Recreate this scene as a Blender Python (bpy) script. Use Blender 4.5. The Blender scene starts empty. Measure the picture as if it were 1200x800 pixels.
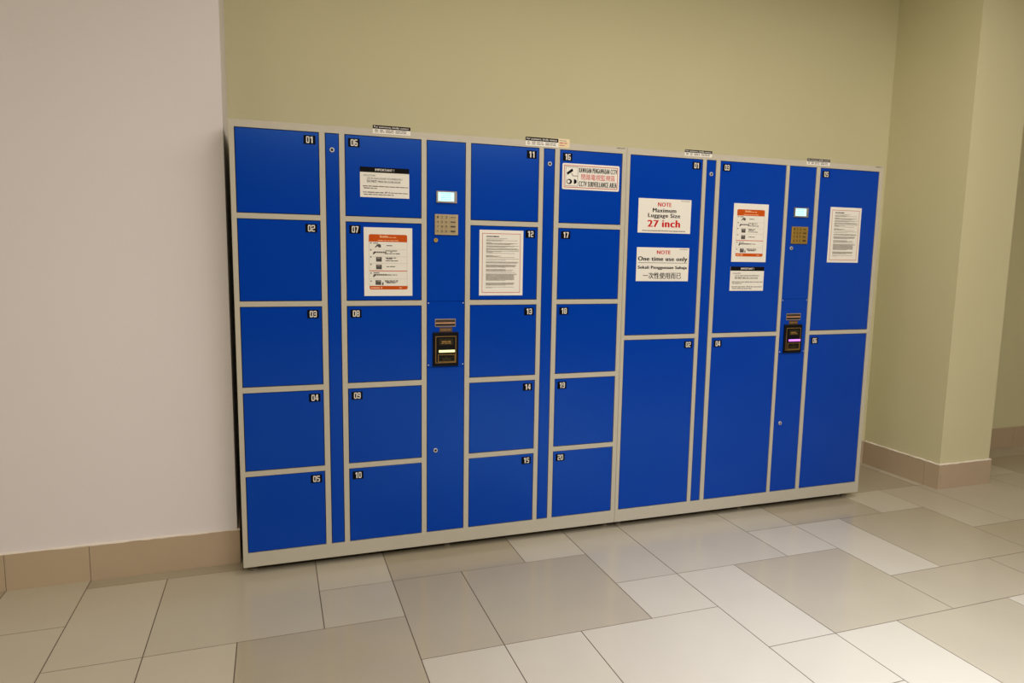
import bpy, bmesh, math, random
from mathutils import Vector, Matrix

rnd = random.Random(7)
C = bpy.context.scene.collection
scn = bpy.context.scene

# ------------------------------------------------------------------ units
# Survey units (u): x along the locker fronts, y into the back wall, z up with the
# lowest door edge at 0.  One u is 0.936 m; the finished floor lies at z = -0.105 u.
S = 0.936
FL = -0.105
def W(x, y, z):
    return Vector((x * S, y * S, (z - FL) * S))

def lin(r, g, b):
    f = lambda c: (c / 255 / 12.92) if c / 255 <= 0.04045 else ((c / 255 + 0.055) / 1.055) ** 2.4
    return (f(r), f(g), f(b), 1.0)

# ------------------------------------------------------------------ camera
cam_d = bpy.data.cameras.new('camera')
cam = bpy.data.objects.new('camera', cam_d)
C.objects.link(cam)
right = Vector((0.94510594, -0.32640362, 0.01534386))
down = Vector((-0.02594202, -0.12175861, -0.99222067))
fwd = Vector((0.32573267, 0.9373556, -0.12354236))
M = Matrix((right, -down, -fwd)).transposed().to_4x4()
M.translation = W(-0.0953278, -3.2298029, 1.3719506)
cam.matrix_world = M
cam_d.sensor_width = 36
cam_d.lens = 805.27 / 1200 * 36
cam_d.clip_start = 0.05
scn.camera = cam

# ------------------------------------------------------------------ world, lamps, exposure
wd = bpy.data.worlds.new('world')
scn.world = wd
wd.use_nodes = True
wd.node_tree.nodes['Background'].inputs[0].default_value = lin(255, 236, 205)
wd.node_tree.nodes['Background'].inputs[1].default_value = 0.0

vs = scn.view_settings
vs.view_transform = 'Standard'
vs.look = 'None'
vs.gamma = 1
vs.use_curve_mapping = False
vs.exposure = -0.06

def lamp(name, x, y, z, power, col, size=0.2, size_y=None, spread=180, aim=None):
    d = bpy.data.lights.new(name, 'AREA')
    d.energy = power
    d.color = lin(*col)[:3]
    if size_y:
        d.shape = 'RECTANGLE'; d.size = size; d.size_y = size_y
    else:
        d.shape = 'DISK'; d.size = size
    d.spread = math.radians(spread)
    o = bpy.data.objects.new(name, d)
    C.objects.link(o)
    o.location = W(x, y, z)
    if aim is not None:
        o.rotation_euler = (W(*aim) - o.location).to_track_quat('-Z', 'Y').to_euler()
    return o

LAMPS = [('downlight', 2.0, -2.0, 3.25, 19.0, (208, 220, 255), 0.18, None, 66),
         ('downlight', 2.3, -2.4, 3.25, 16.0, (208, 220, 255), 0.18, None, 100),
         ('ceiling_fill', 1.6, -5.2, 3.25, 160.0, (255, 243, 238), 4.0, 1.2, 180),  # unseen panels from here on, added as ambient fill
         ('ceiling_fill', 1.4, -3.4, 3.25, 52.0, (255, 243, 238), 3.0, 0.6, 180),
         ('ceiling_fill', 2.3, -1.25, 3.25, 40.0, (255, 243, 238), 3.2, 0.3, 180),
         ('ceiling_fill', -1.8, -3.0, 3.25, 22.0, (255, 243, 238), 1.0, 0.6, 180)]  # added fill that brightens the left side
for l_ in LAMPS:
    lamp(l_[0], *l_[1:6], l_[6], l_[7], l_[8])

# ------------------------------------------------------------------ materials
def mat(name, col, rough=0.5, metal=0.0, spec=0.5, noise=0.0, nscale=6.0, bump=0.0, bscale=60.0, emit=None, estr=0.0, coat=0.0):
    m = bpy.data.materials.new(name)
    m.use_nodes = True
    nt = m.node_tree
    b = nt.nodes['Principled BSDF']
    b.inputs['Base Color'].default_value = lin(*col)
    b.inputs['Roughness'].default_value = rough
    b.inputs['Metallic'].default_value = metal
    b.inputs['Specular IOR Level'].default_value = spec
    if coat:
        b.inputs['Coat Weight'].default_value = coat
        b.inputs['Coat Roughness'].default_value = 0.15
    geo = nt.nodes.new('ShaderNodeNewGeometry')
    if noise:
        n = nt.nodes.new('ShaderNodeTexNoise')
        n.inputs['Scale'].default_value = nscale
        n.inputs['Detail'].default_value = 5
        nt.links.new(geo.outputs['Position'], n.inputs['Vector'])
        r = nt.nodes.new('ShaderNodeMapRange')
        r.inputs['To Min'].default_value = 1 - noise
        r.inputs['To Max'].default_value = 1 + noise
        nt.links.new(n.outputs['Fac'], r.inputs['Value'])
        mx = nt.nodes.new('ShaderNodeVectorMath'); mx.operation = 'SCALE'
        mx.inputs[0].default_value = lin(*col)[:3]
        nt.links.new(r.outputs['Result'], mx.inputs['Scale'])
        nt.links.new(mx.outputs['Vector'], b.inputs['Base Color'])
    if bump:
        n2 = nt.nodes.new('ShaderNodeTexNoise')
        n2.inputs['Scale'].default_value = bscale
        n2.inputs['Detail'].default_value = 3
        nt.links.new(geo.outputs['Position'], n2.inputs['Vector'])
        bp = nt.nodes.new('ShaderNodeBump')
        bp.inputs['Strength'].default_value = bump
        bp.inputs['Distance'].default_value = 0.002
        nt.links.new(n2.outputs['Fac'], bp.inputs['Height'])
        nt.links.new(bp.outputs['Normal'], b.inputs['Normal'])
    if emit:
        b.inputs['Emission Color'].default_value = lin(*emit)
        b.inputs['Emission Strength'].default_value = estr
    return m

m_cream = mat('cream wall paint', (209, 205, 166), 0.6, spec=0.3, noise=0.025, nscale=2.0, bump=0.12, bscale=90)
m_white = mat('off white wall paint', (227, 223, 223), 0.55, spec=0.3, noise=0.02, nscale=2.0, bump=0.12, bscale=90)
m_ceil = mat('ceiling paint', (235, 230, 215), 0.8)
m_front = mat('reflection dimming dark wall', (70, 62, 54), 0.5, noise=0.1)  # invented finish for the unseen front wall, dark to dim door reflections
m_grout = mat('dark tile joint', (84, 70, 54), 0.9)
m_caulk = mat('white joint filler', (226, 218, 204), 0.6)
m_tile = [mat('light beige floor tile', (180, 173, 151), 0.22, spec=0.4, noise=0.05, nscale=4.0),
          mat('medium beige floor tile', (174, 167, 145), 0.19, spec=0.4, noise=0.05, nscale=4.0),
          mat('taupe beige floor tile', (162, 153, 128), 0.13, spec=0.4, noise=0.06, nscale=4.0)]
m_skirt = [mat('beige skirting tile', (182, 163, 137), 0.4, noise=0.06, nscale=5.0),
           mat('pale beige skirting tile', (184, 166, 139), 0.4, noise=0.06, nscale=5.0)]
m_blue = mat('blue enamelled steel', (0, 58, 167), 0.19, spec=0.5, bump=0.04, bscale=260)
m_blue.node_tree.nodes['Principled BSDF'].inputs['Specular Tint'].default_value = (0.35, 0.8, 1.0, 1)
m_ivory = mat('ivory enamelled steel', (186, 182, 164), 0.4, spec=0.4)
m_dark = mat('dark shade and lock core', (14, 14, 18), 0.8)  # shade behind doors and under cabinets as colour; also the lock cores
m_black = mat('black plastic', (12, 12, 14), 0.45, spec=0.15)
m_plate = mat('black number plate', (7, 7, 10), 0.5, spec=0.06)
m_digit = mat('white numerals', (226, 222, 212), 0.5)
m_steel = mat('brushed steel', (214, 212, 206), 0.5, metal=0.45)
m_brass = mat('brass lock face', (188, 156, 62), 0.5, metal=0.4)
m_keypad = mat('champagne metal keypad', (186, 170, 132), 0.42, metal=0.7)
m_keypad2 = mat('gold metal keypad', (190, 158, 78), 0.42, metal=0.7)
m_key = mat('champagne metal key', (176, 160, 124), 0.4, metal=0.7)
m_key2 = mat('gold metal key', (182, 150, 72), 0.4, metal=0.7)
m_legend = mat('dark key legend', (44, 38, 26), 0.6)
m_bezel = mat('grey screen bezel', (150, 140, 128), 0.4, metal=0.4)
m_screen = mat('lit pale cyan screen', (150, 190, 190), 0.2, emit=(198, 250, 255), estr=1.05)
m_scrtext = mat('screen characters', (90, 150, 160), 0.3, emit=(150, 205, 225), estr=0.75)
m_slot_y = mat('lit yellow note slot', (230, 230, 170), 0.3, emit=(255, 250, 180), estr=0.95)
m_slot_p = mat('lit violet note slot', (200, 120, 230), 0.3, emit=(205, 120, 255), estr=1.3)
m_bronze = mat('bronze label', (84, 60, 42), 0.5)
m_bronze_d = mat('dark bronze label', (38, 28, 22), 0.5)
m_gold = mat('gold line', (160, 124, 62), 0.5, metal=0.2)
m_olive = mat('olive reader window', (44, 40, 22), 0.4, spec=0.2)
m_paper = mat('white printed paper', (229, 228, 216), 0.5, spec=0.4)
m_paper_c = mat('cream label paper', (226, 210, 168), 0.6)
m_ink = mat('black ink', (12, 11, 11), 0.7, spec=0.1)
m_grey = mat('grey print', (88, 84, 78), 0.7, spec=0.1)
m_print = mat('grey small print', (124, 118, 109), 0.7, spec=0.1)
m_pale = mat('pale grey print', (150, 144, 134), 0.6)
m_red = mat('red print', (196, 22, 20), 0.7, spec=0.1)
m_rose = mat('faded red print', (190, 92, 86), 0.6)
m_orange = mat('orange print', (194, 81, 13), 0.6, spec=0.12)
m_peach = mat('pale peach print', (238, 180, 134), 0.6, spec=0.1)

# ------------------------------------------------------------------ mesh helpers
class MB:
    """collects shapes in survey units and links them as one mesh object"""
    def __init__(self):
        self.v = []; self.f = []; self.m = []
    def box(self, x0, x1, y0, y1, z0, z1, mi=0, bev=0.0):
        if bev <= 0:
            n = len(self.v)
            self.v += [(x, y, z) for z in (z0, z1) for y in (y0, y1) for x in (x0, x1)]
            for q in ((0, 2, 3, 1), (4, 5, 7, 6), (0, 1, 5, 4), (1, 3, 7, 5), (3, 2, 6, 7), (2, 0, 4, 6)):
                self.f.append(tuple(n + i for i in q)); self.m.append(mi)
            return self
        # front (low y) edges chamfered
        n = len(self.v)
        b = bev
        self.v += [(x0, y1, z0), (x1, y1, z0), (x1, y1, z1), (x0, y1, z1),
                   (x0, y0 + b, z0), (x1, y0 + b, z0), (x1, y0 + b, z1), (x0, y0 + b, z1),
                   (x0 + b, y0, z0 + b), (x1 - b, y0, z0 + b), (x1 - b, y0, z1 - b), (x0 + b, y0, z1 - b)]
        fs = [(0, 3, 2, 1), (8, 9, 10, 11)]
        for i in range(4):
            j = (i + 1) % 4
            fs.append((i, j, 4 + j, 4 + i)); fs.append((4 + i, 4 + j, 8 + j, 8 + i))
        for q in fs:
            self.f.append(tuple(n + i for i in q)); self.m.append(mi)
        return self
    def quad(self, x0, x1, z0, z1, y, mi=0):
        n = len(self.v)
        self.v += [(x0, y, z0), (x1, y, z0), (x1, y, z1), (x0, y, z1)]
        self.f.append((n, n + 1, n + 2, n + 3)); self.m.append(mi)
        return self
    def poly(self, pts, y, mi=0):
        n = len(self.v)
        self.v += [(x, y, z) for x, z in pts]
        self.f.append(tuple(range(n, n + len(pts)))); self.m.append(mi)
        return self
    def rrect(self, x0, x1, z0, z1, r, y, mi=0, corners=(1, 1, 1, 1), seg=5):
        pts = []
        for k, (cx, cz, a0) in enumerate(((x0 + r, z0 + r, 180), (x1 - r, z0 + r, 270), (x1 - r, z1 - r, 0), (x0 + r, z1 - r, 90))):
            if corners[k]:
                for s in range(seg + 1):
                    a = math.radians(a0 + 90 * s / seg)
                    pts.append((cx + r * math.cos(a), cz + r * math.sin(a)))
            else:
                pts.append(((x0, x1, x1, x0)[k], (z0, z0, z1, z1)[k]))
        return self.poly(pts, y, mi)
    def border(self, x0, x1, z0, z1, t, y, mi=0):
        self.quad(x0, x1, z0, z0 + t, y, mi); self.quad(x0, x1, z1 - t, z1, y, mi)
        self.quad(x0, x0 + t, z0 + t, z1 - t, y, mi); self.quad(x1 - t, x1, z0 + t, z1 - t, y, mi)
        return self
    def disc_y(self, cx, cz, prof, mi=0, seg=20, mis=None, sx=1.0):
        """lathe about the y axis: prof = [(radius, y), ...] from the rim at the back to the front centre"""
        n = len(self.v)
        for r, y in prof:
            for s in range(seg):
                a = 2 * math.pi * s / seg
                self.v.append((cx + sx * r * math.cos(a), y, cz + r * math.sin(a)))
        for k in range(len(prof) - 1):
            for s in range(seg):
                t = (s + 1) % seg
                self.f.append((n + k * seg + s, n + k * seg + t, n + (k + 1) * seg + t, n + (k + 1) * seg + s))
                self.m.append(mis[k] if mis else mi)
        self.f.append(tuple(n + (len(prof) - 1) * seg + s for s in range(seg)))
        self.m.append(mis[-1] if mis else mi)
        return self
    def lathe_z(self, cx, cy, prof, mi=0, seg=16):
        n = len(self.v)
        for r, z in prof:
            for s in range(seg):
                a = 2 * math.pi * s / seg
                self.v.append((cx + r * math.cos(a), cy + r * math.sin(a), z))
        for k in range(len(prof) - 1):
            for s in range(seg):
                t = (s + 1) % seg
                self.f.append((n + k * seg + s, n + k * seg + t, n + (k + 1) * seg + t, n + (k + 1) * seg + s)); self.m.append(mi)
        self.f.append(tuple(n + s for s in reversed(range(seg)))); self.m.append(mi)
        self.f.append(tuple(n + (len(prof) - 1) * seg + s for s in range(seg))); self.m.append(mi)
        return self
    def text(self, s, x0, x1, z0, z1, y, mi=0, bold=0.0, keep=False, align='c'):
        """lettering fitted to the ink box x0..x1, z0..z1 on the plane y"""
        vv, ff = glyphs(s, (bold >= 0.04) + 2 * (bold >= 0.08))
        ax0 = min(p[0] for p in vv); ax1 = max(p[0] for p in vv)
        az0 = min(p[1] for p in vv); az1 = max(p[1] for p in vv)
        kx = (x1 - x0) / (ax1 - ax0); kz = (z1 - z0) / (az1 - az0)
        for k in ((0,) if bold < 0.02 else (-1, 0, 1)):
            n = len(self.v)
            self.v += [(x0 + (p[0] - ax0) * kx + k * bold * kx * 0.8, y - 0.00012 * (k + 1), z0 + (p[1] - az0) * kz) for p in vv]
            for q in ff:
                self.f.append(tuple(n + i for i in q)); self.m.append(mi)
        return self
    def numeral(self, d, x0, x1, z0, z1, y, mi=0):
        """a condensed block figure as on the number plates"""
        w, h = x1 - x0, z1 - z0
        t, u = w * 0.28, h * 0.15
        def bar(a, b, c, e): self.quad(x0 + a * w, x0 + b * w, z0 + c * h, z0 + e * h, y, mi)
        tx, uz = 0.28, 0.15
        y0 = y
        if d == '1':
            bar(0.42, 0.82, 0, 1)
            self.poly([(x0 + 0.10 * w, z0 + 0.70 * h), (x0 + 0.42 * w, z0 + 0.78 * h), (x0 + 0.42 * w, z1), (x0 + 0.10 * w, z0 + 0.88 * h)], y, mi)
            return self
        if d == '4':
            bar(0.58, 0.90, 0, 1); y -= 0.0001; bar(0, 1, 0.22, 0.37); y -= 0.0001
            self.poly([(x0, z0 + 0.38 * h), (x0 + 0.32 * w, z0 + 0.38 * h), (x0 + 0.62 * w, z1), (x0 + 0.42 * w, z1)], y, mi)
            return self
        if d == '7':
            bar(0, 1, 1 - uz, 1)
            self.poly([(x0 + 0.18 * w, z0), (x0 + 0.56 * w, z0), (x1, z1 - u), (x0 + 0.62 * w, z1 - u)], y, mi)
            return self
        seg = {'0': 'abcdef', '2': 'abged', '3': 'abgcd', '5': 'afgcd', '6': 'afgedc', '8': 'abcdefg', '9': 'gfabcd'}[d]
        c = 0.12
        def hbar(zc0, zc1, top):
            k = [(0.10, zc0), (0.90, zc0), (1 - 0.0, zc1), (0.0, zc1)] if not top else [(0.0, zc0), (1.0, zc0), (0.90, zc1), (0.10, zc1)]
            self.poly([(x0 + a * w, z0 + e * h) for a, e in k], y, mi)
        if 'a' in seg: hbar(1 - uz, 1, True)
        if 'd' in seg: hbar(0, uz, False)
        if 'g' in seg:
            y -= 0.0001; bar(0.08, 0.92, 0.43, 0.57); y += 0.0001
        if 'b' in seg: bar(1 - tx, 1, 0.51, 1 - uz)
        if 'c' in seg: bar(1 - tx, 1, uz, 0.51)
        if 'f' in seg: bar(0, tx, 0.51, 1 - uz)
        if 'e' in seg: bar(0, tx, uz, 0.51)
        if 'b' not in seg and d == '5': bar(1 - tx, 1, 1 - uz - 0.07, 1 - uz)
        if 'e' not in seg and d != '5': bar(0, tx, uz, uz + 0.10)
        if 'f' not in seg: bar(0, tx, 1 - uz - 0.10, 1 - uz)
        return self
    def words(self, x0, x1, z, h, y, mi=0, fill=0.86, wl=(3, 9)):
        """one line of print too small to read, as word shaped strokes"""
        x = x0
        while x < x1 - h:
            L = min(rnd.uniform(*wl) * h * 0.75, x1 - x)
            self.quad(x, x + L, z - h * 0.5 * rnd.uniform(0.75, 1.0), z + h * 0.5 * rnd.uniform(0.7, 1.0), y, mi)
            x += L + h * (1 - fill) * 4.5
        return self
    def build(self, name, mats, parent=None, origin=None):
        if not isinstance(mats, (list, tuple)):
            mats = [mats]
        pts = [W(*p) for p in self.v]
        if origin is None:
            xs = [p.x for p in pts]; ys = [p.y for p in pts]; zs = [p.z for p in pts]
            o_w = Vector(((min(xs) + max(xs)) / 2, (min(ys) + max(ys)) / 2, min(zs)))
        else:
            o_w = W(*origin)
        me = bpy.data.meshes.new(name)
        me.from_pydata([tuple(p - o_w) for p in pts], [], self.f)
        for m in mats:
            me.materials.append(m)
        if len(mats) > 1:
            me.polygons.foreach_set('material_index', self.m)
        me.update()
        o = bpy.data.objects.new(name, me)
        C.objects.link(o)
        attach(o, o_w, parent)
        return o

WP = {}
def attach(o, o_w, parent):
    WP[o.name] = o_w
    if parent is not None:
        o.parent = parent
        o.location = o_w - WP[parent.name]
    else:
        o.location = o_w

_gl = {}
def glyphs(s, bold):
    k = (s, bold)
    if k not in _gl:
        cu = bpy.data.curves.new('lettering', 'FONT')
        cu.body = s; cu.resolution_u = 3
        cu.space_character = 1.0 + 0.1 * bold
        t = bpy.data.objects.new('lettering', cu)
        C.objects.link(t)
        dg = bpy.context.evaluated_depsgraph_get()
        me = bpy.data.meshes.new_from_object(t.evaluated_get(dg))
        vv = [(v.co.x, v.co.y) for v in me.vertices]
        ff = [tuple(p.vertices) for p in me.polygons if p.normal.z > -0.5]
        ff = [f if sum(vv[f[i]][0] * vv[f[(i + 1) % len(f)]][1] - vv[f[(i + 1) % len(f)]][0] * vv[f[i]][1] for i in range(len(f))) > 0 else f[::-1] for f in ff]
        bpy.data.objects.remove(t); bpy.data.curves.remove(cu); bpy.data.meshes.remove(me)
        _gl[k] = (vv, ff)
    return _gl[k]

def empty(name, x, y, z):
    o = bpy.data.objects.new(name, None)
    C.objects.link(o)
    attach(o, W(x, y, z), None)
    o.empty_display_size = 0.1
    return o
def tag(o, label=None, cat=None, group=None, kind=None):
    if label: o['label'] = label
    if cat: o['category'] = cat
    if group: o['group'] = group
    if kind: o['kind'] = kind
    return o

# ------------------------------------------------------------------ the setting
XL, XR, YF, ZC = -3.55, 7.25, -9.0, 3.32      # side walls, wall behind the viewer, ceiling
WB = 0.583                                     # face of the back wall
PX0, PX1, PY = 3.992, 4.440, -0.027            # wall pier at the right
LX, LY = -0.290, 0.161                         # end and face of the thick wall at the left

floor = tag(MB().box(XL, XR, YF, 0.75, -0.18, FL - 0.0010).build('floor', m_grout), kind='structure')
tag(MB().box(XL, XR, YF, 0.75, ZC, ZC + 0.1).build('ceiling', m_ceil), kind='structure')
tag(MB().box(XL - 0.1, XR + 0.1, WB, WB + 0.15, -0.18, ZC).build('wall_back', m_cream), kind='structure')
tag(MB().box(XL, LX, LY, WB, -0.18, ZC).build('wall_left', m_white), kind='structure')
tag(MB().box(PX0, PX1, PY, WB, -0.18, ZC).build('wall_right', m_cream), kind='structure')
tag(MB().box(XL - 0.1, XL, YF, 0.75, -0.18, ZC).build('wall_far_left', m_cream), kind='structure')
tag(MB().box(XR, XR + 0.1, YF, 0.75, -0.18, ZC).build('wall_far_right', m_cream), kind='structure')
tag(MB().box(XL - 0.1, XR + 0.1, YF - 0.1, YF, -0.18, ZC).build('wall_front', m_front), kind='structure')

# floor tiles: an irregular pattern on a 0.322 u module
G = 0.322
gx = lambda i: 0.06 + G * i
gy = lambda j: -0.251 - G * j
L_, M_, D_ = 0, 1, 2
laid = [(-5, -2, -4, 0, D_), (-4, -2, -3, 0, L_), (-5, 0, -3, 2, L_), (-3, -1, -2, 1, L_), (-3, 1, -2, 3, L_), (-3, -3, -1, -1, D_),
        (-2, -1, 0, 1, M_), (-2, 1, -1, 3, L_), (-1, 1, 1, 3, D_), (-1, -3, 1, -1, M_), (0, -1, 1, 0, L_), (0, 0, 1, 1, M_), (1, -2, 3, 0, D_),
        (1, 0, 2, 2, D_), (2, 0, 4, 2, D_), (3, -2, 4, 0, L_), (4, -1, 5, 1, M_), (4, 1, 5, 2, L_), (1, 2, 2, 4, L_),
        (2, 2, 3, 4, L_), (3, 2, 5, 4, L_), (5, -1, 7, 1, M_), (5, 1, 6, 3, L_), (6, 1, 8, 3, D_), (5, 3, 6, 4, L_),
        (6, 3, 7, 5, L_), (7, 3, 9, 5, D_), (9, 3, 10, 4, L_), (7, -1, 8, 0, M_), (7, 0, 8, 1, L_), (8, -1, 10, 0, D_),
        (8, 0, 9, 2, L_), (9, 0, 11, 2, D_), (10, -1, 11, 0, L_), (11, -1, 12, 1, M_), (8, 2, 10, 3, D_), (10, 2, 12, 3, D_),
        (11, 1, 13, 2, D_), (12, -1, 14, 1, M_), (10, -3, 12, -1, D_), (15, -2, 17, 0, D_), (14, -1, 15, 1, M_),
        (12, -3, 15, -2, M_), (15, -3, 17, -2, M_), (14, -2, 15, -1, L_), (12, -2, 14, -1, L_)]
used = set()
for a in laid:
    for i in range(a[0], a[2]):
        for j in range(a[1], a[3]):
            used.add((i, j))
for j in range(-3, 27):
    for i in range(-11, 22):
        if (i, j) in used:
            continue
        opts = [(2, 2), (1, 2), (2, 1), (1, 1)] if j < 4 else [(3, 3), (3, 2), (2, 2), (2, 1), (1, 2), (1, 1)]
        if j < 4:
            rnd.shuffle(opts)
        for w, h in opts:
            cells = [(i + a, j + b) for a in range(w) for b in range(h)]
            if any(c in used or c[0] >= 22 or c[1] >= 27 for c in cells):
                continue
            used.update(cells)
            laid.append((i, j, i + w, j + h, rnd.choice((0, 1, 2))))
            break
for i0, j0, i1, j1, tone in laid:
    x0, x1, y1, y0 = gx(i0), gx(i1), gy(j0), gy(j1)
    y1 = min(y1, WB)
    if i1 <= -2:
        y1 = min(y1, LY - 0.004)
    if y0 >= y1 - 0.01:
        continue
    g = 0.0019
    # chamfered slab standing on the floor bed
    x0 += g; x1 -= g; y0 += g; y1 -= g
    b = 0.00008
    m = MB()
    zt, zb = FL, FL - 0.007
    ring = [(x0, y0), (x1, y0), (x1, y1), (x0, y1)]
    ring2 = [(x0 + b, y0 + b), (x1 - b, y0 + b), (x1 - b, y1 - b), (x0 + b, y1 - b)]
    m.v = [(x, y, zb) for x, y in ring] + [(x, y, zt - b) for x, y in ring] + [(x, y, zt) for x, y in ring2]
    m.f = [(8, 9, 10, 11)] + [(4 * k + a, 4 * k + (a + 1) % 4, 4 * k + 4 + (a + 1) % 4, 4 * k + 4 + a) for k in (0, 1) for a in range(4)]
    m.m = [0] * len(m.f)
    m.build('tile', m_tile[tone], floor)

# skirting: tiles standing against the walls, each board its own piece
SK = 0.0605
T = 0.012
def skirting(name, runs):
    """runs: list of (axis, fixed face coordinate, outward sign, [seam positions])"""
    root = None
    for axis, face, sgn, seams in runs:
        for k in range(len(seams) - 1):
            a, b = seams[k] + 0.001, seams[k + 1] - 0.001
            m = MB()
            lo, hi = sorted((face, face + sgn * T))
            if axis == 'x':
                m.box(a, b, lo, hi, FL, SK)
            else:
                m.box(lo, hi, a, b, FL, SK)
            mm = m_skirt[rnd.randrange(2)]
            if root is None:
                root = tag(m.build(name, mm), kind='structure')
            else:
                m.build('skirting_tile', mm, root)
    return root
bl = skirting('baseboard_left', [('x', LY, -1, [-0.9045, LX + T]), ('x', LY, -1, [-1.2256, -0.9045]), ('x', LY, -1, [-1.87, -1.2256]), ('x', LY, -1, [-2.5, -1.87]),
                                 ('x', LY, -1, [XL, -2.5]), ('y', LX, 1, [LY, WB - T])])
bb = skirting('baseboard_back', [('x', WB, -1, [LX + T, 0.7, 1.3, 1.95, 2.6, 3.24, PX0 - T])])
br = skirting('baseboard_right', [('y', PX0, -1, [0.0707, WB - T]), ('y', PX0, -1, [PY - T, 0.0707]), ('x', PY, -1, [PX0, PX1 + T]), ('y', PX1, 1, [PY, WB])])
bf = skirting('baseboard_far', [('x', WB, -1, [PX1 + T, 4.9, 5.54, 6.18, 6.82, XR])])

def caulk(pts_axis, a, b, face, sgn, parent, n=46):
    """the uneven bead of filler along the top of a skirting"""
    m = MB()
    prev = None
    for k in range(n + 1):
        t = a + (b - a) * k / n
        top = SK + rnd.uniform(0.001, 0.006)
        bot = SK - rnd.uniform(0.000, 0.004)
        out = T + rnd.uniform(0.0005, 0.002)
        ring = [(0, top), (out * 0.8, SK + 0.001), (out, bot + 0.001), (out - 0.003, bot - 0.001)]
        base = len(m.v)
        for o_, z in ring:
            m.v.append((t, face + sgn * o_, z) if pts_axis == 'x' else (face + sgn * o_, t, z))
        if prev is not None:
            for q in range(3):
                m.f.append((prev + q, base + q, base + q + 1, prev + q + 1)); m.m.append(0)
        prev = base
    return m.build('filler_bead', m_caulk, parent)
caulk('x', -2.4, LX + T, LY, -1, bl, 70)
caulk('y', PY - T, WB - T, PX0, -1, br, 24)
caulk('x', PX0 - T, PX1 + T, PY, -1, br, 18)

# ------------------------------------------------------------------ lockers
DEP = 0.53
ZB, ZT, ZK = 0.0, 1.9, -0.0675      # door bottoms, door tops, underside of the plinth
HT = 1.931                          # top of the cabinets
GAP = 0.0028
def cabinet(label, x0, x1, cols, feet):
    root = tag(empty('locker_cabinet', (x0 + x1) / 2, DEP / 2, FL), label, 'locker')
    b = MB()
    t = 0.012
    b.box(x0, x0 + t, 0.012, DEP, ZK, HT); b.box(x1 - t, x1, 0.012, DEP, ZK, HT)
    b.box(x0 + t, x1 - t, DEP - t, DEP, ZK, HT); b.box(x0 + t, x1 - t, 0.012, DEP - t, HT - t, HT)
    b.build('carcass', m_ivory, root)
    MB().box(x0 + t, x1 - t, 0.028, 0.034, ZK + t, HT - t).build('gap_shade_sheet', m_dark, root)  # added dark sheet, stands in for the shade in the door gaps
    MB().box(x0 + t, x1 - t, 0.026, DEP - t, ZK, ZK + t).build('base_pan', m_dark, root)  # cabinet bottom, coloured dark to deepen the shade under the plinth
    MB().box(x0, x1, 0, 0.026, ZK, ZB).build('plinth', m_ivory, root)
    MB().box(x0, x1, 0, 0.026, ZT, HT).build('header_rail', m_ivory, root)
    edges = [x0] + [e for c in cols for e in c[:2]] + [x1]
    for k in range(0, len(edges), 2):
        MB().box(edges[k], edges[k + 1], 0, 0.026, ZB, ZT).build('stile', m_ivory, root)
    for fx, fy in feet:
        MB().lathe_z(fx, fy, [(0.021, FL), (0.021, FL + 0.008), (0.014, FL + 0.012), (0.014, ZK)]).build('foot', m_bezel, root)
    return root

def rails(root, a, b, rows):
    for k in range(len(rows) - 1):
        MB().box(a, b, 0, 0.026, rows[k + 1][0], rows[k][1]).build('rail', m_ivory, root)

def door(root, a, b, z0, z1, number, side):
    d = MB().box(a + GAP, b - GAP, 0.0005, 0.022, z0 + GAP, z1 - GAP, 0, 0.0015).build('door', m_blue, root)
    w, h = 0.050, 0.0375
    px = b - 0.0155 - w if side == 'r' else a + 0.0165
    pz = z1 - 0.0165 - h
    p = MB()
    p.box(px, px + w, -0.0008, 0.0005, pz, pz + h, 0)
    for k, d_ in enumerate(number):
        dx = px + w * (0.215 + 0.325 * k)
        p.numeral(d_, dx, dx + w * 0.28, pz + h * 0.12, pz + h * 0.88, -0.0011, 1)
    p.build('number_plate', [m_plate, m_digit], d)
    return d

def lock(parent, x, z, name='key_lock', face=None, r=0.0105):
    f = face or m_steel
    m = MB()
    m.disc_y(x, z, [(r, 0.002), (r, -0.004), (r * 0.88, -0.0055), (r * 0.62, -0.0055), (r * 0.58, -0.003)], seg=20, mis=[0, 0, 0, 0, 1 if face is None else 0])
    m.box(x - r * 0.12, x + r * 0.12, -0.0036, -0.003, z - r * 0.42, z + r * 0.42, 2)
    return m.build(name, [f, m_dark, m_black], parent)

def filler_strip(root, a, b, lx, lz):
    s = MB().box(a + GAP, b - GAP, 0.0005, 0.022, ZB + GAP, ZT - GAP, 0, 0.0015).build('lock_strip', m_blue, root)
    lock(s, lx, lz)
    return s

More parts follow.
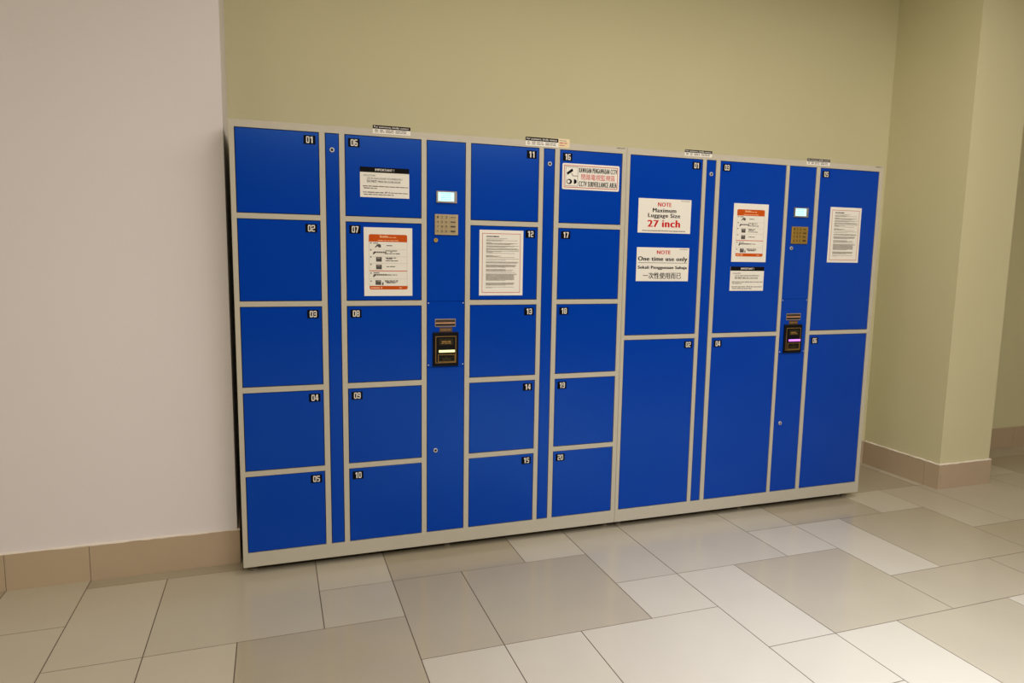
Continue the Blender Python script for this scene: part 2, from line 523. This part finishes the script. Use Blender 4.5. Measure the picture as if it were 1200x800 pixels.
def control_column(root, a, b, mk, mkey, slot_mat, lock_face, screen_note):
    up = MB().box(a + GAP, b - GAP, 0.0005, 0.022, 1.1505, ZT - GAP, 0, 0.0012).build('control_panel', m_blue, root)
    mid = MB().box(a + GAP, b - GAP, 0.0005, 0.022, 0.8305, 1.1492, 0, 0.0012).build('reader_panel', m_blue, root)
    low = MB().box(a + GAP, b - GAP, 0.0005, 0.022, ZB + GAP, 0.8292, 0, 0.0012).build('service_panel', m_blue, root)
    for zz in (1.142, 0.842):
        for xx in (a + 0.009, b - 0.009):
            MB().disc_y(xx, zz, [(0.003, 0.001), (0.003, -0.0006), (0.002, -0.0012)], seg=10).build('screw', m_steel, mid)
    # display
    d = MB()
    x0, x1, z0, z1 = a + 0.046, a + 0.145, 1.616, 1.670
    d.box(x0, x1, -0.006, 0.001, z0, z0 + 0.007); d.box(x0, x1, -0.006, 0.001, z1 - 0.005, z1)
    d.box(x0, x0 + 0.008, -0.006, 0.001, z0 + 0.007, z1 - 0.005); d.box(x1 - 0.013, x1, -0.006, 0.001, z0 + 0.007, z1 - 0.005)
    dis = tag(d.build('display', m_bezel, root), 'grey framed display with a lit pale cyan screen')
    MB().box(x0 + 0.008, x1 - 0.013, -0.003, 0.001, z0 + 0.007, z1 - 0.005).build('screen', m_screen, dis)
    t = MB()
    for zz in (0.042, 0.033, 0.024, 0.015):
        t.words(x0 + 0.022, x1 - 0.028, z0 + zz, 0.004, -0.0034, 0)
    t.build('screen_characters', m_scrtext, dis)
    # keypad
    x0, x1, z0, z1 = a + 0.038, a + 0.152, 1.4655, 1.5625
    kp = MB().box(x0, x1, -0.006, 0.001, z0, z1, 0, 0.002).build('keypad', mk, root)
    cw = (x1 - x0 - 0.012) / 5.1
    ch = (z1 - z0 - 0.010) / 4
    leg = [['1', '2', '3', None], ['4', '5', '6', None], ['7', '8', '9', None], ['*', '0', '#', None]]
    for r in range(4):
        for c in range(4):
            kx0 = x0 + 0.005 + c * cw * 1.04
            kx1 = kx0 + (cw * 0.86 if c < 3 else cw * 1.78)
            kz1 = z1 - 0.005 - r * ch
            kz0 = kz1 - ch * 0.82
            k = MB().box(kx0, kx1, -0.0085, -0.0055, kz0, kz1, 0, 0.0012)
            cx, cz = (kx0 + kx1) / 2, (kz0 + kz1) / 2
            if leg[r][c]:
                hh = 0.0048
                ww = 0.0028 if leg[r][c] == '1' else 0.0042
                k.text(leg[r][c], cx - ww, cx + ww, cz - hh, cz + hh, -0.0088, 1, bold=0.02)
            else:
                k.words(kx0 + 0.008, kx1 - 0.004, cz, 0.0045 + 0.0016 * r, -0.0088, 1)
            k.build('key', [mkey, m_legend], kp)
    lock(up, a + 0.044, 1.440, 'key_lock', lock_face, 0.0098)
    lock(low, a + 0.044, 0.417)
    # note reader
    x0, x1, z0, z1 = a + 0.030, a + 0.156, 0.836, 1.001
    bx = MB().box(x0, x1, -0.010, 0.001, z0, z1, 0, 0.003).build('note_reader', m_black, root)
    yy = -0.0104
    MB().border(x0 + 0.012, x1 - 0.013, z0 + 0.016, z1 - 0.019, 0.0022, yy).build('gold_line_frame', m_gold, bx)
    w = MB().box(x0 + 0.030, x1 - 0.027, -0.0115, -0.0095, z1 - 0.062, z1 - 0.031, 0, 0.0008)
    w.words(x0 + 0.042, x1 - 0.040, z1 - 0.045, 0.006, -0.0118, 1)
    w.words(x0 + 0.040, x1 - 0.038, z1 - 0.053, 0.004, -0.0118, 1)
    w.build('reader_window', [m_olive, m_gold], bx)
    sx0, sx1, sz0, sz1 = x0 + 0.027, x1 - 0.021, 0.9045, 0.9155
    n = MB()
    n.box(sx0 - 0.003, sx1 + 0.003, -0.014, -0.0095, sz0 - 0.004, sz1 + 0.004, 0, 0.002)
    n.build('slot_surround', m_black, bx)
    n = MB()
    n.box(sx0, sx1, -0.025, -0.012, sz0, sz1, 0, 0.004)
    n.build('lit_slot', slot_mat, bx)
    q = MB()
    q.border(x0 + 0.024, x1 - 0.017, z0 + 0.020, z0 + 0.058, 0.0022, yy - 0.0003, 0)
    q.build('lower_gold_frame', m_gold, bx)
    q = MB()
    for zz, segs in ((0.046, ((0.030, 0.062), (0.070, 0.104))), (0.034, ((0.030, 0.044), (0.088, 0.104)))):
        for s0, s1 in segs:
            q.quad(x0 + s0, x0 + s1, z0 + zz - 0.004, z0 + zz + 0.004, yy - 0.0006, 1)
    q.quad(x0 + 0.027, x1 - 0.020, z0 + 0.023, z0 + 0.055, yy - 0.0002, 0)
    q.build('note_chart', [m_olive, m_black], bx)
    # instruction labels above the reader
    p = MB()
    p.box(a + 0.041, a + 0.143, -0.0008, 0.001, 1.027, 1.066, 0)
    p.quad(a + 0.044, a + 0.140, 1.031, 1.0605, -0.0012, 1)
    p.quad(a + 0.044, a + 0.140, 1.0435, 1.0475, -0.0015, 2)
    p.words(a + 0.048, a + 0.134, 1.0535, 0.003, -0.0015, 3)
    p.build('instruction_label', [m_bezel, m_bronze_d, m_peach, m_bronze], root)
    p = MB()
    p.box(a + 0.063, a + 0.126, -0.0008, 0.001, 0.998, 1.0245, 0)
    p.words(a + 0.068, a + 0.121, 1.012, 0.005, -0.0012, 1)
    p.build('instruction_label', [m_bronze, m_gold], root)

rows5 = [(1.5392, 1.9), (1.1551, 1.516), (0.7707, 1.1319), (0.3846, 0.7461), (0.0, 0.3609)]
rows2 = [(0.9608, 1.9), (0.0, 0.9378)]

cA, cT, cB, cP, cC, cU, cD = (-0.2382, 0.1106), (0.1352, 0.1963), (0.2200, 0.5688), (0.5926, 0.7819), (0.8065, 1.1550), (1.1779, 1.2389), (1.2636, 1.6122)
cE, cV, cF, cQ, cG = (1.6570, 2.0946), (2.1173, 2.1789), (2.2049, 2.6435), (2.6654, 2.8551), (2.8813, 3.3180)

big = cabinet('blue electronic locker with twenty small numbered doors, left of the pair against cream wall', -0.2590, 1.6358,
              [cA, cT, cB, cP, cC, cU, cD], [(-0.215, 0.062), (0.71, 0.062), (1.605, 0.062), (-0.215, 0.47), (0.71, 0.47), (1.605, 0.47)])
n = 1
for c, side in ((cA, 'r'), (cB, 'l'), (cC, 'r'), (cD, 'l')):
    tops = [(z0, z1) for z0, z1 in rows5]
    for z0, z1 in tops:
        door(big, c[0], c[1], z0, z1, '%02d' % n, side)
        n += 1
    for k in range(4):
        MB().box(c[0], c[1], 0, 0.026, rows5[k + 1][1], rows5[k][0]).build('rail', m_ivory, big)
filler_strip(big, cT[0], cT[1], 0.1655, 1.827)
filler_strip(big, cU[0], cU[1], 1.2095, 1.826)
control_column(big, cP[0], cP[1], m_keypad, m_key, m_slot_y, m_brass, None)

tall = cabinet('blue electronic locker with six tall numbered doors, right of the pair beside the pier', 1.6376, 3.3452,
               [cE, cV, cF, cQ, cG], [(1.690, 0.062), (2.50, 0.062), (3.29, 0.062), (1.690, 0.47), (2.50, 0.47), (3.29, 0.47)])
for c, side, a, b in ((cE, 'r', '01', '02'), (cF, 'l', '03', '04'), (cG, 'l', '05', '06')):
    door(tall, c[0], c[1], rows2[0][0], rows2[0][1], a, side)
    door(tall, c[0], c[1], rows2[1][0], rows2[1][1], b, side)
    MB().box(c[0], c[1], 0, 0.026, rows2[1][1], rows2[0][0]).build('rail', m_ivory, tall)
filler_strip(tall, cV[0], cV[1], 2.147, 1.825)
control_column(tall, cQ[0], cQ[1], m_keypad2, m_key2, m_slot_p, None, None)

# small printed maker's marks at the top right corner of each header rail
for r_, xa in ((big, 1.577), (tall, 3.283)):
    MB().words(xa, xa + 0.05, 1.9255, 0.004, -0.0004, 0).build('maker_mark', m_grey, r_)

# ------------------------------------------------------------------ notices stuck on the lockers
YP = -0.0012        # front of a sheet
def sheet(name, x0, x1, z0, z1, label, cat='notice', group=None, m=None, r=0.0):
    b = MB().box(x0, x1, YP, 0.0004, z0, z1)
    return tag(b.build(name, m or m_paper), label, cat, group)
Y1, Y2, Y3 = YP - 0.0003, YP - 0.0006, YP - 0.0009

def important(x0, x1, z0, z1, label):
    o = sheet('notice', x0, x1, z0, z1, label, group='black headed important notices')
    hz = z1 - 0.0235
    MB().quad(x0, x1, hz, z1, Y1).build('header_band', m_ink, o)
    w = x1 - x0
    MB().text('IMPORTANT !', x0 + w * 0.305, x0 + w * 0.69, hz + 0.0065, z1 - 0.006, Y2, bold=0.03).build('header_lettering', m_digit, o)
    t = MB()
    X = lambda f: x0 + w * f
    H = hz - z0
    Zf = lambda f: hz - H * f
    MB().text('COLLECTION:', X(.07), X(.31), Zf(.155), Zf(.095), Y1, bold=0.015).build('lettering', m_ink, o)
    MB().text('GET IN YOUR LOCKER TAG IMMEDIATELY', X(.14), X(.86), Zf(.275), Zf(.205), Y1, bold=0.015).build('lettering', m_ink, o)
    MB().text('DO NOT', X(.14), X(.34), Zf(.405), Zf(.305), Y1, bold=0.035).build('lettering', m_ink, o)
    MB().text('PRESS OR CLOSE DOOR', X(.36), X(.82), Zf(.40), Zf(.325), Y1, bold=0.02).build('lettering', m_ink, o)
    MB().text('RM 10', X(.50), X(.60), Zf(.825), Zf(.755), Y1, bold=0.03).build('lettering', m_ink, o)
    g = MB()
    for f, a, b in ((.555, .055, .97), (.635, .07, .34), (.80, .055, .48), (.80, .62, .97), (.885, .07, .68)):
        g.words(X(a), X(b), Zf(f), 0.0048, Y1)
    g.build('small_print', m_print, o)
    return o
important(0.2865, 0.5105, 1.6275, 1.7625, 'white notice under a black IMPORTANT header on small door 06')
important(2.3045, 2.5300, 1.1975, 1.3325, 'white notice under a black IMPORTANT header on tall door 03, below the orange poster')

def orange_poster(x0, x1, z0, z1, label):
    o = sheet('poster', x0, x1, z0, z1, label, 'poster', 'orange headed instruction posters')
    w, h = x1 - x0, z1 - z0
    X = lambda f: x0 + w * f
    Z = lambda f: z1 - h * f
    MB().rrect(X(.10), X(.893), Z(.207), Z(.10), 0.008, Y1, corners=(0, 0, 1, 1)).build('orange_header', m_orange, o)
    t = MB()
    x = X(.325)
    for wd_, hh in ((.038, .034), (.03, .026), (.028, .026), (.026, .03), (.034, .032), (.03, .026)):
        t.quad(x, x + w * wd_ * .75, Z(.148), Z(.148 - hh), Y2); x += w * wd_ * 0.95
    t.words(X(.505), X(.665), Z(.142), 0.004, Y2)
    t.words(X(.285), X(.71), Z(.187), 0.0042, Y2)
    t.build('header_lettering', m_peach, o)
    MB().rrect(X(.108), X(.90), Z(.905), Z(.852), 0.008, Y1, corners=(1, 1, 0, 0)).build('orange_footer', m_orange, o)
    t = MB().words(X(.135), X(.37), Z(.88), 0.007, Y2)
    t.words(X(.68), X(.71), Z(.88), 0.009, Y2); t.words(X(.72), X(.80), Z(.88), 0.0045, Y2)
    t.build('footer_lettering', m_peach, o)
    MB().quad(X(.105), X(.89), Z(.6365), Z(.6255), Y1).build('orange_rule', m_orange, o)
    g = MB()
    for f in (.318, .422, .522, .75):
        g.quad(X(.105), X(.89), Z(f), Z(f - .0022), Y1)
    for fx in (.104, .888):
        g.quad(X(fx), X(fx + .004), Z(.852), Z(.207), Y1)
    g.build('row_lines', m_pale, o)
    k = MB()
    for f in (.226, .329, .43, .538, .664, .782):          # step bullets
        k.rrect(X(.125), X(.155), Z(f + .009), Z(f - .009), 0.0028, Y1)
    k.words(X(.19), X(.30), Z(.228), 0.004, Y1); k.words(X(.19), X(.335), Z(.662), 0.004, Y1)
    for f, a, b in ((.262, .46, .60), (.338, .44, .70), (.352, .54, .58), (.378, .42, .74), (.44, .44, .66), (.454, .46, .60), (.482, .44, .72),
                    (.568, .46, .64), (.69, .44, .68), (.776, .42, .70), (.792, .43, .71), (.806, .46, .66)):
        k.words(X(a), X(b), Z(f), 0.0042, Y1)
    k.build('row_lettering', m_grey, o)
    # row pictures: a hand at a panel, a hand on a row of buttons, printed slips
    MB().poly([(X(.22), Z(.285)), (X(.27), Z(.245)), (X(.31), Z(.24)), (X(.345), Z(.25)), (X(.35), Z(.288)), (X(.30), Z(.29)), (X(.28), Z(.27)), (X(.235), Z(.293))][::-1], Y1).build('row_picture', m_grey, o)
    for f in (.36, .69):
        p = MB()
        p.poly([(X(.175), Z(f + .03)), (X(.20), Z(f - .012)), (X(.22), Z(f - .012)), (X(.235), Z(f + .006)), (X(.205), Z(f + .03))][::-1], Y1)
        for q in range(6):
            p.rrect(X(.225 + .04 * q), X(.258 + .04 * q), Z(f + .010), Z(f - .012), 0.002, Y1)
        p.build('row_picture', m_grey, o)
    for f in (.463, .574, .803):
        p = MB()
        p.quad(X(.245 if f < .8 else .23), X(.362 if f < .8 else .345), Z(f + .034), Z(f - .034), Y1, 0)
        p.quad(X(.27), X(.33), Z(f - .012), Z(f - .026), Y2, 1)
        p.build('slip_picture', [m_grey, m_pale], o)
    MB().quad(X(.365), X(.395), Z(.84), Z(.80), Y1).build('slip_picture', m_grey, o)
    return o
orange_poster(0.3005, 0.5240, 1.1775, 1.4925, 'white poster with orange header on small door 07')
orange_poster(2.3055, 2.5360, 1.3585, 1.6785, 'white poster with orange header on tall door 03')

def terms(x0, x1, z0, z1, label):
    o = sheet('terms_sheet', x0, x1, z0, z1, label, 'notice', 'red bordered terms sheets')
    w, h = x1 - x0, z1 - z0
    X = lambda f: x0 + w * f
    Z = lambda f: z1 - h * f
    MB().border(X(.062), X(.938), Z(.957), Z(.05), 0.0026, Y1).build('red_border', m_rose, o)
    t = MB().words(X(.155), X(.44), Z(.098), 0.0055, Y1, fill=.93)
    t.build('heading', m_ink, o)
    g = MB()
    lines = [(.128, .64), (.147, .55), (.158, .86), (.167, .52), (.19, .28), (.199, .87), (.208, .78), (.217, .7), (.24, .9), (.249, .8), (.258, .6),
             (.28, .86), (.289, .9), (.298, .9), (.307, .2), (.32, .9), (.329, .5), (.338, .3), (.353, .8), (.385, .3), (.394, .5), (.403, .42), (.412, .8),
             (.438, .9), (.46, .6), (.484, .87), (.493, .9), (.502, .86), (.53, .84), (.539, .84), (.548, .82), (.557, .82), (.566, .6), (.598, .6),
             (.607, .78), (.616, .6), (.625, .76), (.645, .82), (.668, .86), (.677, .86), (.686, .8), (.695, .78), (.704, .8), (.713, .8), (.722, .8), (.731, .8),
             (.740, .8), (.749, .8), (.758, .8), (.767, .6), (.805, .8), (.814, .8), (.823, .8), (.832, .78), (.841, .6), (.87, .8), (.882, .3)]
    for f, e in lines:
        g.words(X(.15), X(e), Z(f), 0.0019, Y1, fill=.9, wl=(4, 14))
    g.build('small_print', m_print, o)
    return o
terms(0.8520, 1.0775, 1.1775, 1.4955, 'white terms sheet inside a thin red border on small door 12')
terms(2.9720, 3.2030, 1.3630, 1.6825, 'white terms sheet inside a thin red border on tall door 05')

# CCTV sign on door 16
x0, x1, z0, z1 = 1.2785, 1.5955, 1.7075, 1.8350
b = MB()
b.rrect(x0, x1, z0, z1, 0.008, YP)
nv = len(b.v)
b.v += [(p[0], 0.0005, p[2]) for p in b.v]
for k in range(nv):
    b.f.append((k, nv + k, nv + (k + 1) % nv, (k + 1) % nv)); b.m.append(0)
cs = tag(b.build('cctv_sign', m_paper), 'white CCTV surveillance sign with red border and camera pictures on small door 16', 'sign')
w, h = x1 - x0, z1 - z0
X = lambda f: x0 + w * f
Z = lambda f: z1 - h * f
MB().border(X(.028), X(.972), Z(.93), Z(.07), 0.0035, Y1).build('red_border', m_rose, cs)
MB().border(X(.055), X(.268), Z(.87), Z(.13), 0.0018, Y1).build('picture_frame', m_grey, cs)
p = MB()
p.poly([(X(.073), Z(.36)), (X(.088), Z(.45)), (X(.185), Z(.29)), (X(.17), Z(.19))], Y1)         # bullet camera
p.poly([(X(.150), Z(.375)), (X(.157), Z(.365)), (X(.186), Z(.475)), (X(.178), Z(.485))][::-1], Y1)
p.quad(X(.178), X(.262), Z(.485), Z(.465), Y1)
seg = 18
def ell(cx, cz, rx, rz, a0=0, a1=360):
    return [(X(cx) + w * rx * math.cos(math.radians(a0 + (a1 - a0) * k / seg)), Z(cz) + h * rz * math.sin(math.radians(a0 + (a1 - a0) * k / seg))) for k in range(seg + (a1 - a0 < 360))]
p.poly(ell(.12, .70, .048, .10), Y1)
p.poly(ell(.20, .69, .05, .095, -90, 90), Y1)
p.build('camera_picture', m_ink, cs)
MB().poly(ell(.108, .70, .026, .062), Y2).build('camera_lens', m_paper, cs)
MB().text('KAWASAN PENGAWASAN CCTV', X(.29), X(.955), Z(.335), Z(.145), Y1, bold=0.085).build('lettering', m_ink, cs)
MB().text('CCTV SURVEILLANCE AREA', X(.29), X(.955), Z(.865), Z(.665), Y1, bold=0.085).build('lettering', m_ink, cs)
MB().text('閉路電視監視區', X(.325), X(.925), Z(.61), Z(.385), Y1, bold=0.012).build('red_lettering', m_red, cs)

# the two NOTE cards on door 01 of the tall lockers
def note_card(z0, z1, label):
    o = sheet('note_card', 1.7135, 2.0325, z0, z1, label, 'notice', 'note cards on tall door 01')
    x0, x1 = 1.7135, 2.0325
    w, h = x1 - x0, z1 - z0
    return o, (lambda f: x0 + w * f), (lambda f: z1 - h * f)
o, X, Z = note_card(1.5040, 1.6820, 'white card reading NOTE Maximum Luggage Size 27 inch on tall door 01')
MB().text('NOTE', X(.365), X(.615), Z(.225), Z(.105), Y1, bold=0.05).build('red_lettering', m_red, o)
MB().text('27', X(.185), X(.38), Z(.825), Z(.625), Y1, bold=0.055).build('red_lettering', m_red, o)
MB().text('inch', X(.46), X(.79), Z(.825), Z(.61), Y1, bold=0.055).build('red_lettering', m_red, o)
MB().text('Maximum', X(.27), X(.71), Z(.395), Z(.275), Y1, bold=0.045).build('lettering', m_ink, o)
MB().text('Luggage Size', X(.185), X(.79), Z(.58), Z(.425), Y1, bold=0.045).build('lettering', m_ink, o)
g = MB().words(X(.08), X(.90), Z(.935), 0.005, Y1, fill=.93).words(X(.80), X(.97), Z(.045), 0.003, Y1, fill=.95)
g.build('small_print', m_print, o)
o, X, Z = note_card(1.2500, 1.4280, 'white card reading NOTE One time use only on tall door 01')
MB().text('NOTE', X(.38), X(.635), Z(.195), Z(.085), Y1, bold=0.05).build('red_lettering', m_red, o)
MB().text('One time use only', X(.03), X(.965), Z(.435), Z(.27), Y1, bold=0.055).build('lettering', m_ink, o)
MB().quad(X(.03), X(.965), Z(.46), Z(.448), Y1).build('underline', m_grey, o)
MB().text('Sekali Penggunaan Sahaja', X(.03), X(.965), Z(.66), Z(.545), Y1, bold=0.06).build('lettering', m_ink, o)
MB().text('一次性使用而已', X(.13), X(.86), Z(.93), Z(.74), Y1, bold=0.02).build('lettering', m_ink, o)
MB().words(X(.81), X(.975), Z(.045), 0.003, Y1, fill=.95).build('small_print', m_print, o)

# contact stickers standing up over the header rails
def sticker(x0, x1, z0, z1, label, y=0.0):
    b = MB().box(x0, x1, -0.0012 + y, 0.0004 + y, z0, z1)
    o = tag(b.build('contact_sticker', m_paper), label, 'sticker', 'contact stickers on top of the lockers')
    w, h = x1 - x0, z1 - z0
    yy = -0.0015 + y
    hz = z1 - h * 0.42
    MB().quad(x0, x1, hz, z1, yy).build('header_band', m_ink, o)
    MB().text('For assistance, kindly contact', x0 + w * .035, x0 + w * .955, hz + h * 0.06, z1 - h * .09, yy - 0.0003, bold=0.03).build('header_lettering', m_digit, o)
    g = MB()
    for f in (.57, .77):
        for a, c in ((.05, .14), (.19, .30), (.34, .55), (.60, .92)):
            g.words(x0 + w * a, x0 + w * c, z1 - h * f, 0.0042, yy)
    g.build('small_print', m_print, o)
    return o
sticker(0.3455, 0.5170, 1.9115, 1.9485, 'black and white contact sticker on locker top above small door 06')
sticker(1.0805, 1.2530, 1.9065, 1.9480, 'black and white contact sticker on locker top between small doors 11 and 16', -0.0006)
sticker(1.9770, 2.1475, 1.9115, 1.9445, 'black and white contact sticker on locker top above tall door 01')
sticker(2.7790, 2.9430, 1.9110, 1.9460, 'black and white contact sticker on locker top left of tall door 05')
b = MB().box(1.215, 1.3140, -0.0006, 0.0004, 1.9085, 1.9505)
o = tag(b.build('paper_label', m_paper_c), 'cream paper label with faded red print beside the contact sticker above small door 16', 'sticker')
g = MB().words(1.259, 1.303, 1.941, 0.004, -0.0009)
g.build('small_print', m_pale, o)
g = MB().words(1.259, 1.300, 1.930, 0.005, -0.0009).words(1.259, 1.290, 1.919, 0.004, -0.0009)
g.build('red_print', m_rose, o)
